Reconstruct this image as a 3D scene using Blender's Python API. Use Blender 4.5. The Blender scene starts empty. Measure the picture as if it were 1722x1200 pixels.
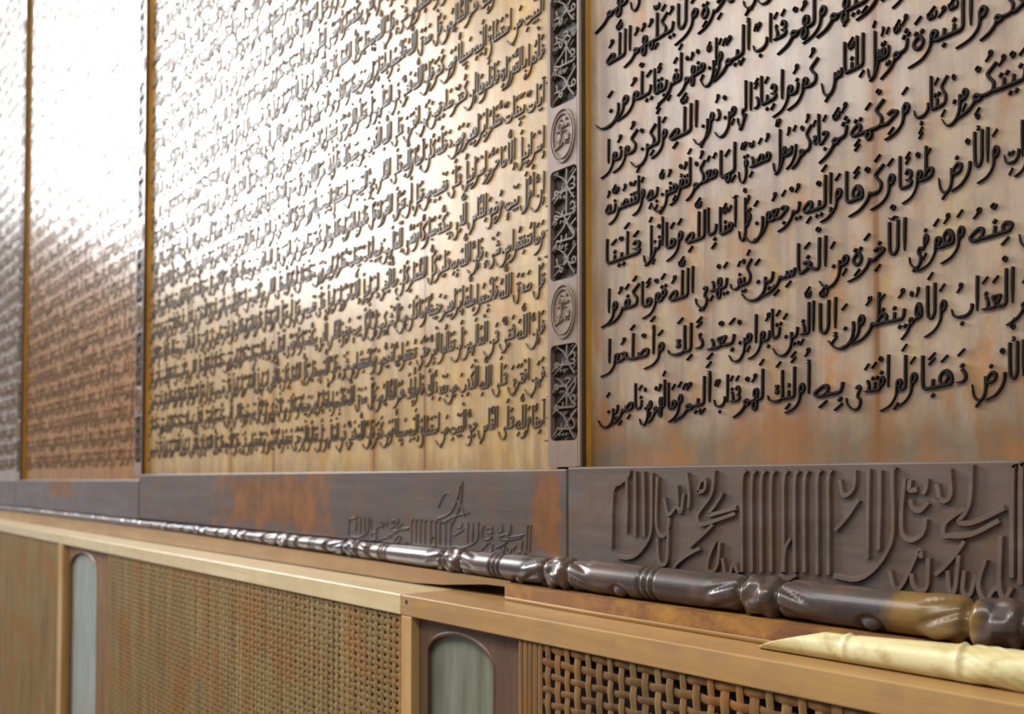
import bpy, bmesh, math, random
import numpy as np
from mathutils import Vector, Matrix

# ------------------------------------------------------------------ camera, world, lights
S = bpy.context.scene
COL = S.collection
S.view_settings.view_transform = 'Standard'
S.view_settings.look = 'None'
S.view_settings.gamma = 1.0
S.view_settings.use_curve_mapping = False
S.view_settings.exposure = 0.0

YAW, PITCH = 0.702775, math.radians(1.5)
cam = bpy.data.cameras.new('camera')
cam.sensor_fit = 'HORIZONTAL'
cam.sensor_width = 36.0
cam.lens = 36.0 * 1500.0 / 1722.0
cam.shift_y = 0.097399
cam.clip_start = 0.02
cam.dof.use_dof = True
cam.dof.focus_distance = 0.80
cam.dof.aperture_fstop = 6.5
camo = bpy.data.objects.new('camera', cam)
camo.location = (0, -.7, 1.5)
fw = Vector((-math.cos(YAW) * math.cos(PITCH), math.sin(YAW) * math.cos(PITCH), math.sin(PITCH)))
camo.rotation_euler = fw.to_track_quat('-Z', 'Y').to_euler()
COL.objects.link(camo)
S.camera = camo

W = bpy.data.worlds.new('room_light')
S.world = W
W.use_nodes = True
bg = W.node_tree.nodes['Background']
bg.inputs['Color'].default_value = (.90, .93, 1.0, 1)
bg.inputs['Strength'].default_value = 0.31


def area(name, loc, target, sx, sy, power, col=(1, 1, 1)):
    L = bpy.data.lights.new(name, 'AREA')
    L.shape = 'RECTANGLE'
    L.size, L.size_y = sx, sy
    L.energy = power
    L.color = col
    o = bpy.data.objects.new(name, L)
    o.location = loc
    o.rotation_euler = (Vector(target) - Vector(loc)).to_track_quat('-Z', 'Z').to_euler()
    COL.objects.link(o)
    return o


# tall bright windows in the far end wall of the gallery, and softer ceiling light
area('window_daylight', (-7.0, -2.3, 4.5), (0, -1.6, 3.2), 2.3, 2.5, 520, (1, 1, 1))
area('ceiling_lamp', (-.4, -1.6, 3.4), (-.5, -.3, 1.5), 3.2, .5, 56, (1, .93, .80))
area('tube_lamp', (-2.1, -2.4, 3.2), (-1.0, 0, 2.0), 1.0, .35, 16, (.86, .92, 1))


# ------------------------------------------------------------------ materials
def mat(name):
    m = bpy.data.materials.new(name)
    m.use_nodes = True
    nt = m.node_tree
    return m, nt, nt.nodes['Principled BSDF']


def ramp(nt, fac, stops):
    r = nt.nodes.new('ShaderNodeValToRGB')
    e = r.color_ramp.elements
    while len(e) < len(stops):
        e.new(.5)
    for el, (p, c) in zip(e, stops):
        el.position = p
        el.color = (*c, 1)
    nt.links.new(fac, r.inputs[0])
    return r.outputs[0]


def coords(nt, scale, rot=(0, 0, 0)):
    t = nt.nodes.new('ShaderNodeTexCoord')
    mp = nt.nodes.new('ShaderNodeMapping')
    mp.inputs['Scale'].default_value = scale
    mp.inputs['Rotation'].default_value = rot
    nt.links.new(t.outputs['Object'], mp.inputs['Vector'])
    return mp.outputs[0]


def noise(nt, vec, scale, detail=4, rough=.55, dist=0.0):
    n = nt.nodes.new('ShaderNodeTexNoise')
    n.inputs['Scale'].default_value = scale
    n.inputs['Detail'].default_value = detail
    n.inputs['Roughness'].default_value = rough
    n.inputs['Distortion'].default_value = dist
    nt.links.new(vec, n.inputs['Vector'])
    return n.outputs['Fac']


def mix(nt, fac, a, b, mode='MIX'):
    n = nt.nodes.new('ShaderNodeMix')
    n.data_type = 'RGBA'
    n.blend_type = mode
    for s, v in ((n.inputs[0], fac), (n.inputs[6], a), (n.inputs[7], b)):
        if isinstance(v, (int, float)):
            s.default_value = v
        elif isinstance(v, tuple):
            s.default_value = (*v, 1)
        else:
            nt.links.new(v, s)
    return n.outputs[2]


def math_n(nt, op, a, b=None, c=None):
    n = nt.nodes.new('ShaderNodeMath')
    n.operation = op
    for i, v in enumerate((a, b, c)):
        if v is None:
            continue
        if isinstance(v, (int, float)):
            n.inputs[i].default_value = v
        else:
            nt.links.new(v, n.inputs[i])
    return n.outputs[0]


def bump(nt, p, h, strength, dist=.002):
    b = nt.nodes.new('ShaderNodeBump')
    b.inputs['Strength'].default_value = strength
    b.inputs['Distance'].default_value = dist
    nt.links.new(h, b.inputs['Height'])
    nt.links.new(b.outputs[0], p.inputs['Normal'])


def wood(name, dark, mid, light, rough=.4, grain='z', coat=0.0, spec=.5, stain=None, fine=1.0, bump_s=.15, mott=None):
    """wood whose grain runs along one object axis; optional coloured stains (cx, cz, hw, hh, colour)"""
    m, nt, p = mat(name)
    sc = {'z': (14, 14, 1.1), 'x': (1.1, 14, 14)}[grain]
    v = coords(nt, sc)
    g = noise(nt, v, 3.0 * fine, 6, .62, .6)
    c = ramp(nt, g, [(.28, dark), (.5, mid), (.72, light)])
    v2 = coords(nt, (1, 1, 1))
    big = noise(nt, v2, 5.5, 3)
    c = mix(nt, ramp(nt, big, [(.35, (0, 0, 0)), (.68, (1, 1, 1))]), c, mix(nt, .6, c, dark))
    if mott:
        mo = noise(nt, v2, 26, 5, .65)
        c = mix(nt, ramp(nt, mo, [(.46, (0, 0, 0)), (.66, (.75, .75, .75))]), c, mott)
    if stain:
        t = nt.nodes.new('ShaderNodeTexCoord')
        sp = nt.nodes.new('ShaderNodeSeparateXYZ')
        nt.links.new(t.outputs['Object'], sp.inputs[0])
        wob = noise(nt, coords(nt, (1.5, 1, 1)), 22, 4)
        for cx, cz, hw, hh, colr in stain:
            dx = math_n(nt, 'DIVIDE', math_n(nt, 'ABSOLUTE', math_n(nt, 'SUBTRACT', sp.outputs[0], cx)), hw)
            dz = math_n(nt, 'DIVIDE', math_n(nt, 'ABSOLUTE', math_n(nt, 'SUBTRACT', sp.outputs[2], cz)), hh)
            d = math_n(nt, 'MAXIMUM', dx, dz)
            d = math_n(nt, 'ADD', d, math_n(nt, 'MULTIPLY', math_n(nt, 'SUBTRACT', wob, .5), 1.6))
            f = ramp(nt, math_n(nt, 'MULTIPLY', d, .6), [(.46, (1, 1, 1)), (.70, (0, 0, 0))])
            c = mix(nt, math_n(nt, 'MULTIPLY', f, .85), c, mix(nt, ramp(nt, wob, [(.35, (0, 0, 0)), (.65, (1, 1, 1))]), colr, tuple(x * .5 for x in colr)))
    nt.links.new(c, p.inputs['Base Color'])
    r = math_n(nt, 'MULTIPLY_ADD', big, .16, rough - .08)
    nt.links.new(r, p.inputs['Roughness'])
    p.inputs['Specular IOR Level'].default_value = spec
    if coat:
        p.inputs['Coat Weight'].default_value = coat
        p.inputs['Coat Roughness'].default_value = .22
    bump(nt, p, g, bump_s)
    return m


def board_wood(name, seams, pal, foot=None):
    """varnished upright boards glued edge to edge, each a little different, amber where the varnish is thick"""
    m, nt, p = mat(name)
    t = nt.nodes.new('ShaderNodeTexCoord')
    sp = nt.nodes.new('ShaderNodeSeparateXYZ')
    nt.links.new(t.outputs['Object'], sp.inputs[0])
    x = sp.outputs[0]
    g = noise(nt, coords(nt, (16, 16, .9)), 2.6, 6, .6, .4)
    c = ramp(nt, g, [(.25, pal[0]), (.5, pal[1]), (.75, pal[2])])
    streak = noise(nt, coords(nt, (8, 8, 3.2)), 3.2, 5, .7, .5)
    c = mix(nt, ramp(nt, streak, [(.52, (0, 0, 0)), (.66, (.8, .8, .8))]), c, pal[3])
    yel = noise(nt, coords(nt, (7, 7, 3.0)), 4.6, 5, .7, .5)
    c = mix(nt, ramp(nt, yel, [(.52, (0, 0, 0)), (.72, (.65, .65, .65))]), c, pal[4])
    mo = noise(nt, coords(nt, (1, 1, .6)), 34, 6, .7)
    c = mix(nt, ramp(nt, mo, [(.42, (0, 0, 0)), (.70, (.55, .55, .55))]), c, pal[0])
    if foot:  # orange stains; the fading light toward the foot is painted in as dark brown
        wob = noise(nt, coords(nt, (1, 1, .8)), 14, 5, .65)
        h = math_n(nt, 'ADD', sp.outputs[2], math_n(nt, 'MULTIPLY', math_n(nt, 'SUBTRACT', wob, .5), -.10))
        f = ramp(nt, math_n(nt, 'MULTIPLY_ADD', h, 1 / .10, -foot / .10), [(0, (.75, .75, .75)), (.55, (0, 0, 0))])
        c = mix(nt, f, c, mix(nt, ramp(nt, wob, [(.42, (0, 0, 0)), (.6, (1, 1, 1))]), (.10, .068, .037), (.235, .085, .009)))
    b = 1.0
    for s in seams:
        d = math_n(nt, 'ABSOLUTE', math_n(nt, 'SUBTRACT', x, s))
        f = ramp(nt, math_n(nt, 'DIVIDE', d, .012), [(.10, (1, 1, 1)), (.30, (.35, .35, .35)), (1.0, (0, 0, 0))])
        c = mix(nt, f, c, (.20 * b, .085 * b, .02 * b))
    nt.links.new(c, p.inputs['Base Color'])
    big = noise(nt, coords(nt, (1, 1, 1)), 6, 3)
    nt.links.new(math_n(nt, 'MULTIPLY_ADD', big, .14, .20), p.inputs['Roughness'])
    p.inputs['Specular IOR Level'].default_value = .5
    p.inputs['Coat Weight'].default_value = .35
    p.inputs['Coat Roughness'].default_value = .36
    bump(nt, p, g, .12)
    return m


def plain(name, col, rough=.5, spec=.5, bump_scale=None, var=.25):
    m, nt, p = mat(name)
    n = noise(nt, coords(nt, (1, 1, 1)), bump_scale or 40, 4)
    c = mix(nt, n, tuple(x * (1 - var) for x in col), tuple(min(1, x * (1 + var)) for x in col))
    nt.links.new(c, p.inputs['Base Color'])
    p.inputs['Roughness'].default_value = rough
    p.inputs['Specular IOR Level'].default_value = spec
    bump(nt, p, n, .1)
    return m


ORANGE = (.24, .085, .007)
M_LETTER = plain('dark_letter_stain', (.010, .007, .006), .6, .16)
M_LETTERB = plain('brown_letter_stain', (.105, .075, .048), .36, .5)  # board-like brown letters with a gloss close to the boards
M_LETTERA = plain('faint_letter_wood', (.16, .095, .045), .34, .5)
M_RAIL = wood('dark_rail_wood', (.075, .052, .044), (.125, .092, .078), (.17, .13, .11), .42, 'x', coat=.1,
              stain=[(.235, .05, .05, .05, ORANGE)], bump_s=.1, mott=(.115, .066, .034))
M_POLE = wood('carved_pole_wood', (.034, .025, .024), (.072, .053, .047), (.12, .088, .074), .34, 'x', coat=.25, mott=(.13, .072, .042),
              stain=[(-.303, 1.392, .034, .1, (.24, .135, .03))])
M_STILE = wood('stile_wood', (.20, .14, .105), (.28, .20, .155), (.34, .26, .215), .28, 'z', coat=.5)
M_REVEAL = wood('amber_reveal_wood', (.38, .17, .015), (.60, .31, .03), (.72, .42, .05), .4, 'z')
M_REVEALD = wood('brown_rebate_wood', (.045, .022, .012), (.085, .042, .022), (.12, .062, .03), .45, 'z')
M_CARTF = plain('cartouche_dark_ground', (.030, .022, .018), .45)
M_CARTL = plain('cartouche_script_wood', (.105, .078, .060), .42)
M_SILL = wood('orange_sill_wood', (.16, .062, .022), (.27, .125, .045), (.36, .20, .075), .45, 'x', mott=(.44, .22, .035))
M_SILL2 = wood('tan_sill_wood', (.22, .12, .045), (.32, .20, .085), (.40, .265, .125), .45, 'x', mott=(.30, .15, .05))
M_BEAD = wood('bead_wood', (.24, .12, .025), (.36, .20, .045), (.44, .27, .07), .45, 'x')
M_LEDGE = wood('tan_ledge_wood', (.34, .19, .070), (.45, .265, .095), (.52, .335, .130), .36, 'x', coat=.3, mott=(.36, .21, .10))
M_LEDGE2 = wood('pale_ledge_wood', (.56, .42, .22), (.70, .56, .32), (.76, .64, .40), .32, 'x', coat=.5, mott=(.60, .45, .24))
M_POST = wood('tan_post_wood', (.38, .21, .07), (.52, .33, .13), (.58, .40, .18), .42, 'z')
M_ARCH = wood('brown_arch_wood', (.085, .045, .026), (.135, .078, .05), (.17, .105, .07), .4, 'z')
M_ARCHL = wood('amber_arch_wood', (.15, .07, .02), (.24, .125, .045), (.32, .185, .075), .4, 'z')
M_CANE_BACK = plain('cane_backing', (.030, .014, .006), .8)
M_BAMBOO = None


def cane(name, dark, light):
    m, nt, p = mat(name)
    g = noise(nt, coords(nt, (40, 40, 2)), 3, 4)
    h = noise(nt, coords(nt, (1, 1, 1)), 9, 4)
    c = ramp(nt, g, [(.3, dark), (.7, light)])
    c = mix(nt, ramp(nt, h, [(.45, (0, 0, 0)), (.72, (.8, .8, .8))]), c, (.27, .105, .018))
    nt.links.new(c, p.inputs['Base Color'])
    p.inputs['Roughness'].default_value = .62
    p.inputs['Specular IOR Level'].default_value = .3
    return m


M_CANE = cane('woven_cane', (.14, .082, .026), (.27, .18, .066))
M_CANEV = cane('split_cane', (.155, .098, .036), (.32, .225, .092))
M_CANE_SHADED = cane('woven_cane_shaded', (.085, .040, .014), (.18, .098, .034))  # near panel's two canes: shade below the ledge mixed into their colour
M_CANEV_SHADED = cane('split_cane_shaded', (.12, .066, .026), (.27, .165, .066))

# frosted glass
def frosted(name, c0, c1):
    m, nt, p = mat(name)
    c = ramp(nt, noise(nt, coords(nt, (6, 6, 1)), 7, 4), [(.3, c0), (.7, c1)])
    nt.links.new(c, p.inputs['Base Color'])
    p.inputs['Roughness'].default_value = .28
    p.inputs['Transmission Weight'].default_value = .12
    p.inputs['Specular IOR Level'].default_value = .5
    return m


M_GLASS = frosted('frosted_glass', (.135, .140, .088), (.26, .285, .225))
M_GLASSL = frosted('pale_frosted_glass', (.27, .29, .25), (.40, .44, .41))

# bamboo
M_BAMBOO, nt_, p_ = mat('pale_bamboo')
_g = noise(nt_, coords(nt_, (3, 30, 30)), 3, 5)
_c = ramp(nt_, _g, [(.3, (.55, .45, .19)), (.5, (.70, .62, .34)), (.75, (.76, .69, .45))])
_h = noise(nt_, coords(nt_, (1, 1, 1)), 70, 5)
_c = mix(nt_, ramp(nt_, _h, [(.50, (0, 0, 0)), (.68, (.75, .75, .75))]), _c, (.42, .33, .11))
nt_.links.new(_c, p_.inputs['Base Color'])
p_.inputs['Roughness'].default_value = .35

M_WALL = plain('plaster_wall', (.55, .52, .47), .9, .3, 12, .08)
M_FLOOR = wood('floor_boards', (.12, .07, .04), (.19, .115, .065), (.25, .16, .09), .45, 'x')


# ------------------------------------------------------------------ object helpers
def link(name, me, m, parent=None, smooth=False):
    o = bpy.data.objects.new(name, me)
    COL.objects.link(o)
    if m is not None:
        me.materials.append(m)
    if smooth:
        me.polygons.foreach_set('use_smooth', [True] * len(me.polygons))
    if parent is not None:
        o.parent = parent
    return o


def base_of(parent):
    b = Vector((0, 0, 0))
    while parent is not None:
        b += parent.location
        parent = parent.parent
    return b


def obj_np(name, verts, faces, m, parent=None, smooth=False):
    b = base_of(parent)
    me = bpy.data.meshes.new(name)
    v = np.asarray(verts, float) - np.array(b)
    me.from_pydata(v.tolist(), [], faces)
    me.update()
    return link(name, me, m, parent, smooth)


def obj_bm(name, bm, m, parent=None, smooth=False):
    bmesh.ops.translate(bm, verts=bm.verts, vec=-base_of(parent))
    bmesh.ops.recalc_face_normals(bm, faces=bm.faces)
    me = bpy.data.meshes.new(name)
    bm.to_mesh(me)
    bm.free()
    return link(name, me, m, parent, smooth)


def thing(name, label, cat, loc, group=None):
    o = bpy.data.objects.new(name, None)
    o.empty_display_size = .05
    o.location = loc
    COL.objects.link(o)
    tag(o, label, cat, group)
    return o


def tag(o, label, cat, group=None):
    o['label'] = label
    o['category'] = cat
    if group:
        o['group'] = group


def box(bm, x0, x1, y0, y1, z0, z1, bev=0.0, seg=2):
    r = bmesh.ops.create_cube(bm, size=1.0)
    vs = r['verts']
    for v in vs:
        v.co = Vector((x0 if v.co.x < 0 else x1, y0 if v.co.y < 0 else y1, z0 if v.co.z < 0 else z1))
    if bev:
        es = list({e for v in vs for e in v.link_edges})
        bmesh.ops.bevel(bm, geom=es, offset=bev, segments=seg, affect='EDGES', profile=.5)


def struct(name, bm, m):
    o = obj_bm(name, bm, m)
    o['kind'] = 'structure'
    return o


# ------------------------------------------------------------------ naskh pen strokes
# every letter shape is a set of pen strokes "u,v u,v ..." in nib widths; u runs leftward from the letter's
# right edge, v upward from the writing line; a trailing ~ thins the stroke to a tail.
# entry: advance | above-mark u,v | below-mark u,v | strokes
G = {
 'A.i': '1.15|.5,6.6|.5,-1.3|.35,6.2 .48,3 .5,0~', 'A.f': '1.25|.9,6.6|.9,-1.3|0,0 .5,.05 .85,.6 .9,3 .82,6.2',
 'B.i': '5.6|2.9,1.3|2.8,-1.7|.25,1.5 .45,.4 1.6,-.25 3.4,-.3 4.8,.05 5.3,1.3~', 'B.f': '5.2|2.9,1.3|2.8,-1.8|0,0 .7,.1 .55,1.0|.7,.1 1.6,-.3 3.2,-.35 4.5,0 5,1.3~',
 'B.n': '1.8|.5,2.6|.7,-1.5|.2,1.8 .35,.8 .7,.1 1.8,0', 'B.m': '1.9|.7,2.4|.8,-1.5|0,0 1.9,0|.8,.1 .65,1.5',
 'N.i': '3.6|2.4,.5|2.6,-3.5|.3,1.5 .3,-.2 .9,-1.6 2.6,-2.6 5.0,-2.4 6.8,-1.0~', 'N.f': '3.4|2.4,.5|2.6,-3.5|0,0 .5,.1 .4,1.1|.5,.1 .5,-.7 1.1,-1.8 2.8,-2.6 5.2,-2.4 7.0,-1.0~',
 'Y.i': '4.7|2,2.2|2.6,-3.5|1.9,1.0 1.1,1.4 .6,.8 1.2,.1 1.4,-.6 .6,-1.2 1.2,-2.3 3,-2.4 4.6,-1.4 4.9,-.4~', 'Y.f': '4.5|1,1.6|2.6,-3.4|0,0 .8,.35 1.4,-.1 1.1,-.7 .5,-1.3 1.3,-2.3 3,-2.3 4.5,-1.4 4.8,-.4~',
 'J.i': '3.1|1.6,3.0|2.4,-1.7|2.7,1.7 1.6,2.0 .2,1.4 1.7,.9 .8,-.2 .5,-1.6 1.3,-2.9 2.8,-3.3 4.2,-2.8~', 'J.f': '3.1|1.6,3.0|2.4,-1.7|0,0 .8,.5 1.9,1.0|2.8,1.8 1.7,1.9 1,1.3 1.9,.9 .9,-.2 .6,-1.6 1.4,-2.9 2.9,-3.3 4.2,-2.8~',
 'J.n': '3.2|1.4,3.0|1.6,-1.5|2.6,1.6 1.5,2.0 .3,1.4 1.3,.7 2.6,0 3.2,0', 'J.m': '3.3|1.8,3.0|1.9,-1.5|0,0 .8,.4 2.0,1.1|2.9,1.8 1.9,1.9 1.1,1.3 2.1,.5 3.3,0',
 'D.i': '2.5|1,3.0|1.2,-1.3|1.1,2.2 .5,1.4 .4,.5 1,0 2.2,.1~', 'D.f': '2.3|1,2.8|1.2,-1.3|0,0 .7,.1|1,2.1 .55,1.1 .8,.1 2.1,.1~',
 'R.i': '1.9|.8,2.0|1.2,-2.6|.35,1.3 .5,.1 1.2,-.9 2.9,-1.9 5.6,-2.4~', 'R.f': '1.8|.9,2.0|1.2,-2.6|0,0 .5,.3 .7,-.2 1.4,-1.0 3.1,-1.9 5.8,-2.4~',
 'S.n': '3.5|1.5,2.6|1.6,-1.4|.2,1.4 .4,.2 .9,.05 1.2,1.1|1.25,.5 1.5,.05 2.0,.05 2.25,1.1|2.3,.4 2.6,0 3.5,0', 'S.m': '3.6|1.6,2.6|1.6,-1.4|0,0 .5,.05 .6,1.2|.6,.2 1,.03 1.5,.1 1.6,1.2|1.6,.2 2,.03 2.5,.1 2.6,1.1|2.6,.2 3,0 3.6,0',
 'S.i': '6.4|1.5,2.6|4.4,-3.2|.2,1.4 .4,.2 .9,.05 1.2,1.1|1.25,.5 1.5,.05 2.0,.05 2.25,1.1|2.25,.6 2.4,-.8 3.1,-1.9 4.4,-2.3 5.7,-1.6 6.3,.2~', 'S.f': '6.4|1.6,2.6|4.4,-3.2|0,0 .5,.05 .6,1.2|.6,.2 1,.03 1.5,.1 1.6,1.2|1.6,.2 2,.03 2.4,.1 2.5,1.1|2.5,.4 2.6,-.8 3.2,-1.9 4.5,-2.3 5.8,-1.6 6.3,.2~',
 'C.n': '4.3|1.7,2.9|1.9,-1.4|3,.25 2.3,1.2 1.3,1.7 .5,1.2 .8,.3 2,.05 3.3,.1|3.3,1.2 3.4,.2 4.3,0', 'C.m': '4.4|1.8,2.9|1.9,-1.4|0,0 .8,.1 2,.05 3.3,.1|3,.3 2.3,1.2 1.4,1.7 .7,1.1 .9,.2|3.3,1.2 3.4,.2 4.4,0',
 'C.i': '7.0|1.7,2.9|5,-3.2|3,.25 2.3,1.2 1.3,1.7 .5,1.2 .8,.3 2,.05 3.2,.1|3.2,1.2 3.2,-.7 3.8,-1.9 5,-2.3 6.3,-1.6 6.8,.2~', 'C.f': '7.0|1.8,2.9|5,-3.2|0,0 .8,.1 2,.05 3.2,.1|3,.3 2.3,1.2 1.4,1.7 .7,1.1 .9,.2|3.2,1.2 3.2,-.7 3.8,-1.9 5,-2.3 6.3,-1.6 6.8,.2~',
 'T.n': '3.6|1.5,2.6|1.8,-1.4|3,.25 2.3,1.2 1.3,1.7 .5,1.2 .8,.3 2,.05 3.6,0|2.3,6.0 2.4,3 2.5,.9', 'T.m': '3.7|1.5,2.6|1.8,-1.4|0,0 .8,.1 2,.05 3.7,0|3,.3 2.3,1.2 1.4,1.7 .7,1.1 .9,.2|2.4,6.0 2.5,3 2.6,.9',
 'E.n': '3.0|1.3,3.5|1.4,-1.4|2.2,2.3 1.5,3.0 .6,2.4 .6,1.6 1.3,1.15 2.3,1.3~|1.3,1.15 .5,.6 1.0,.02 3.0,0', 'E.m': '2.8|1.3,2.8|1.2,-1.4|0,0 .9,.1 1.8,.9 2.2,1.8 1.3,1.9 .4,1.8 .9,.9 1.7,.1 2.8,0',
 'E.i': '3.0|1.3,3.3|2.4,-1.5|2.4,2.4 1.5,2.8 .6,2.0 1.7,1.1 .8,0 .5,-1.4 1.3,-2.7 2.8,-3.1 4.1,-2.6~', 'E.f': '2.8|1.2,2.8|2.4,-1.5|0,0 .9,.1 1.7,.9 2.1,1.8 1.3,1.9 .4,1.8 1.3,.6 .6,-.6 .5,-1.6 1.3,-2.7 2.8,-3.0 4.0,-2.5~',
 'F.n': '2.3|1,3.2|1.2,-1.4|1.4,.8 .6,.8 .2,1.5 .8,2.2 1.4,1.7 1.4,.5 1.7,.02 2.3,0', 'F.m': '2.3|1,2.9|1.1,-1.4|0,0 1,.05 1.9,.8 1.5,1.8 .7,1.8 .4,1.1 1.1,.2 2.3,0',
 'F.i': '6.0|1,3.0|3.2,-1.6|1.3,.9 .6,.9 .5,1.6 1,2.0 1.4,1.5 1.2,.4 1.9,-.15 3.6,-.25 5,.1 5.5,1.3~', 'F.f': '5.8|1,2.6|3.2,-1.6|0,0 1,.1 1.5,.9 1.1,1.6 .5,1.0 1.1,.1 2.2,-.25 3.6,-.25 4.9,.1 5.4,1.2~',
 'Q.i': '4.2|1,3.0|2.6,-3.2|1.3,.9 .6,.9 .5,1.6 1,2.0 1.4,1.5 1.0,0 1.2,-1.4 2.4,-2.1 3.7,-1.5 4.2,.2~', 'Q.f': '4.3|1,2.6|2.6,-3.2|0,0 .9,.1 1.5,.9 1.1,1.6 .5,1.0 1.0,.1 .9,-1.1 1.5,-2.0 2.7,-2.2 3.9,-1.4 4.3,.2~',
 'K.n': '3.0|1.4,5.4|1.4,-1.4|.0,4.9 1.2,4.1 2.1,3.4 1.7,2.6 .8,1.5 1.0,.3 2,0 3,0', 'K.m': '3.0|1.4,5.4|1.4,-1.4|0,0 1.0,.05|.2,4.9 1.3,4.1 2.1,3.4 1.7,2.6 .9,1.5 1.1,.3 2,0 3,0',
 'K.i': '5.6|1.6,6.3|2.6,-1.6|.4,6 .5,3 .55,.8 1.2,-.1 3,-.2 4.6,.2 5.1,1.2~|2.6,2.9 1.9,2.8 2.3,2.1 1.8,1.6 2.7,1.5', 'K.f': '5.4|1.6,6.3|2.6,-1.6|0,0 .6,.1|.6,6 .65,3 .65,.6 1.3,-.1 3,-.2 4.5,.2 5,1.2~|2.7,2.9 2,2.8 2.4,2.1 1.9,1.6 2.8,1.5',
 'L.n': '1.4|.5,6.6|.6,-1.4|.35,6.2 .45,3 .5,.6 .8,.08 1.4,0', 'L.m': '1.6|.7,6.6|.8,-1.4|0,0 1.6,0|.65,6.2 .75,3 .8,.1',
 'L.i': '4.2|.5,6.6|2.4,-3.3|.35,6.2 .45,3 .5,-.4 1.1,-1.8 2.4,-2.2 3.6,-1.5 4.1,-.2~', 'L.f': '4.2|.7,6.6|2.5,-3.3|0,0 .7,.05|.65,6.2 .7,3 .7,-.4 1.2,-1.8 2.5,-2.2 3.7,-1.5 4.1,-.2~',
 'M.n': '2.4|1,2.5|1.1,-1.4|1.7,.2 1.7,1.1 1.0,1.5 .2,.8 .7,.02 2.4,0', 'M.m': '2.2|1,2.0|1,-2.1|0,0 .7,0 1.7,-.5 1.3,-1.3 .5,-1.1 .6,-.3 1.3,.02 2.2,0',
 'M.i': '2.5|.9,2.0|1.8,-2.6|1.9,.2 1.4,.8 .6,.7 .3,.1 1.0,-.35 1.8,-.1|1.7,0 2.2,-.7 3.4,-1.4 5.8,-2.0~', 'M.f': '2.4|.9,2.0|1.8,-2.6|0,0 .7,.15 1.4,.6 2.0,.25 1.5,-.3 .7,-.35 .6,.1|1.7,-.1 2.2,-.7 3.4,-1.4 5.8,-2.0~',
 'H.n': '3.2|1.4,3.4|1.3,-1.4|.2,.1 .3,1.5 1.3,2.6 2.4,1.9 2.4,.6 1.3,.05 .2,.1|1.2,2.5 .9,1.3 1.7,.3|1.2,.05 3.2,0', 'H.m': '2.8|1.3,3.0|1,-2.1|0,0 .7,.05 1.7,1.0 1.5,2.2 .7,2.1 .6,1.0 1.3,.1 2.1,-.5 2.0,-1.5 1.1,-1.5 .9,-.6 1.5,0 2.8,0',
 'H.i': '2.6|1.1,3.0|1.1,-1.3|1.0,2.3 .3,1.1 .7,.1 1.7,.05 2.2,.9 1.6,1.9 .9,2.3', 'H.f': '3.4|1.5,3.0|1.5,-1.4|0,0 1.3,.1 2.6,.1 3.2,.7 2.6,1.4 1.5,2.0 .9,1.5 1.0,.7 1.5,.15',
 'W.i': '2.3|1,3.0|1.4,-2.6|1.45,.8 .7,.7 .3,1.5 .9,2.3 1.5,1.6 1.5,.3 1.9,-1.0 3.4,-2.0 6.0,-2.5~', 'W.f': '2.3|1,2.8|1.4,-2.6|0,0 .6,.15 1.3,.7 1.2,1.7 .6,1.9 .2,1.2 .8,.5 1.4,.4 1.7,-.7 3.2,-1.9 6.0,-2.4~',
 'X.i': '2.0|1,2.6|1,-1|1.4,1.7 .8,2.0 .5,1.5 1.1,1.2 1.6,1.2|1.7,1.0 .9,.6 .3,.4~',
 'Z.i': '3.0|1.4,6.7|1.4,-1.4|.4,6.2 .5,3 .55,1.1 1.0,.15 1.7,.05 2.3,.7 2.4,3 2.35,6.2', 'Z.f': '3.1|1.5,6.7|1.5,-1.4|0,0 .5,.1|.5,6.2 .55,3 .6,1.1 1.05,.15 1.8,.05 2.4,.7 2.5,3 2.45,6.2',
}
LET = {}
for ch, k, a, b in (('ا', 'A', 0, 0), ('أ', 'A', 9, 0), ('إ', 'A', 0, 9), ('آ', 'A', 8, 0), ('ب', 'B', 0, 1), ('ت', 'B', 2, 0), ('ث', 'B', 3, 0),
                    ('ج', 'J', 0, 1), ('ح', 'J', 0, 0), ('خ', 'J', 1, 0), ('د', 'D', 0, 0), ('ذ', 'D', 1, 0), ('ر', 'R', 0, 0), ('ز', 'R', 1, 0),
                    ('س', 'S', 0, 0), ('ش', 'S', 3, 0), ('ص', 'C', 0, 0), ('ض', 'C', 1, 0), ('ط', 'T', 0, 0), ('ظ', 'T', 1, 0),
                    ('ع', 'E', 0, 0), ('غ', 'E', 1, 0), ('ف', 'F', 1, 0), ('ق', 'Q', 2, 0), ('ك', 'K', 0, 0), ('ل', 'L', 0, 0), ('م', 'M', 0, 0),
                    ('ن', 'N', 1, 0), ('ه', 'H', 0, 0), ('ة', 'H', 2, 0), ('و', 'W', 0, 0), ('ؤ', 'W', 9, 0), ('ي', 'Y', 0, 2), ('ى', 'Y', 0, 0),
                    ('ئ', 'Y', 9, 0), ('ء', 'X', 0, 0)):
    LET[ch] = (k, a, b)
NOJOIN = set('اأإآدذرزوؤةىء')
MARKS = set('\u064b\u064c\u064d\u064e\u064f\u0650\u0651\u0652\u0670')


def spline(P, seg):
    P = np.asarray(P, float)
    n = len(P)
    if n == 2:
        return P
    Q = np.vstack([2 * P[0] - P[1], P, 2 * P[-1] - P[-2]])
    t = np.linspace(0, 1, seg, endpoint=False)[:, None]
    out = []
    for i in range(n - 1):
        a, b, c, d = Q[i:i + 4]
        out.append(.5 * ((2 * b) + (c - a) * t + (2 * a - 5 * b + 4 * c - d) * t ** 2 + (3 * b - a - 3 * c + d) * t ** 3))
    out.append(P[-1:])
    return np.vstack(out)


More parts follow.
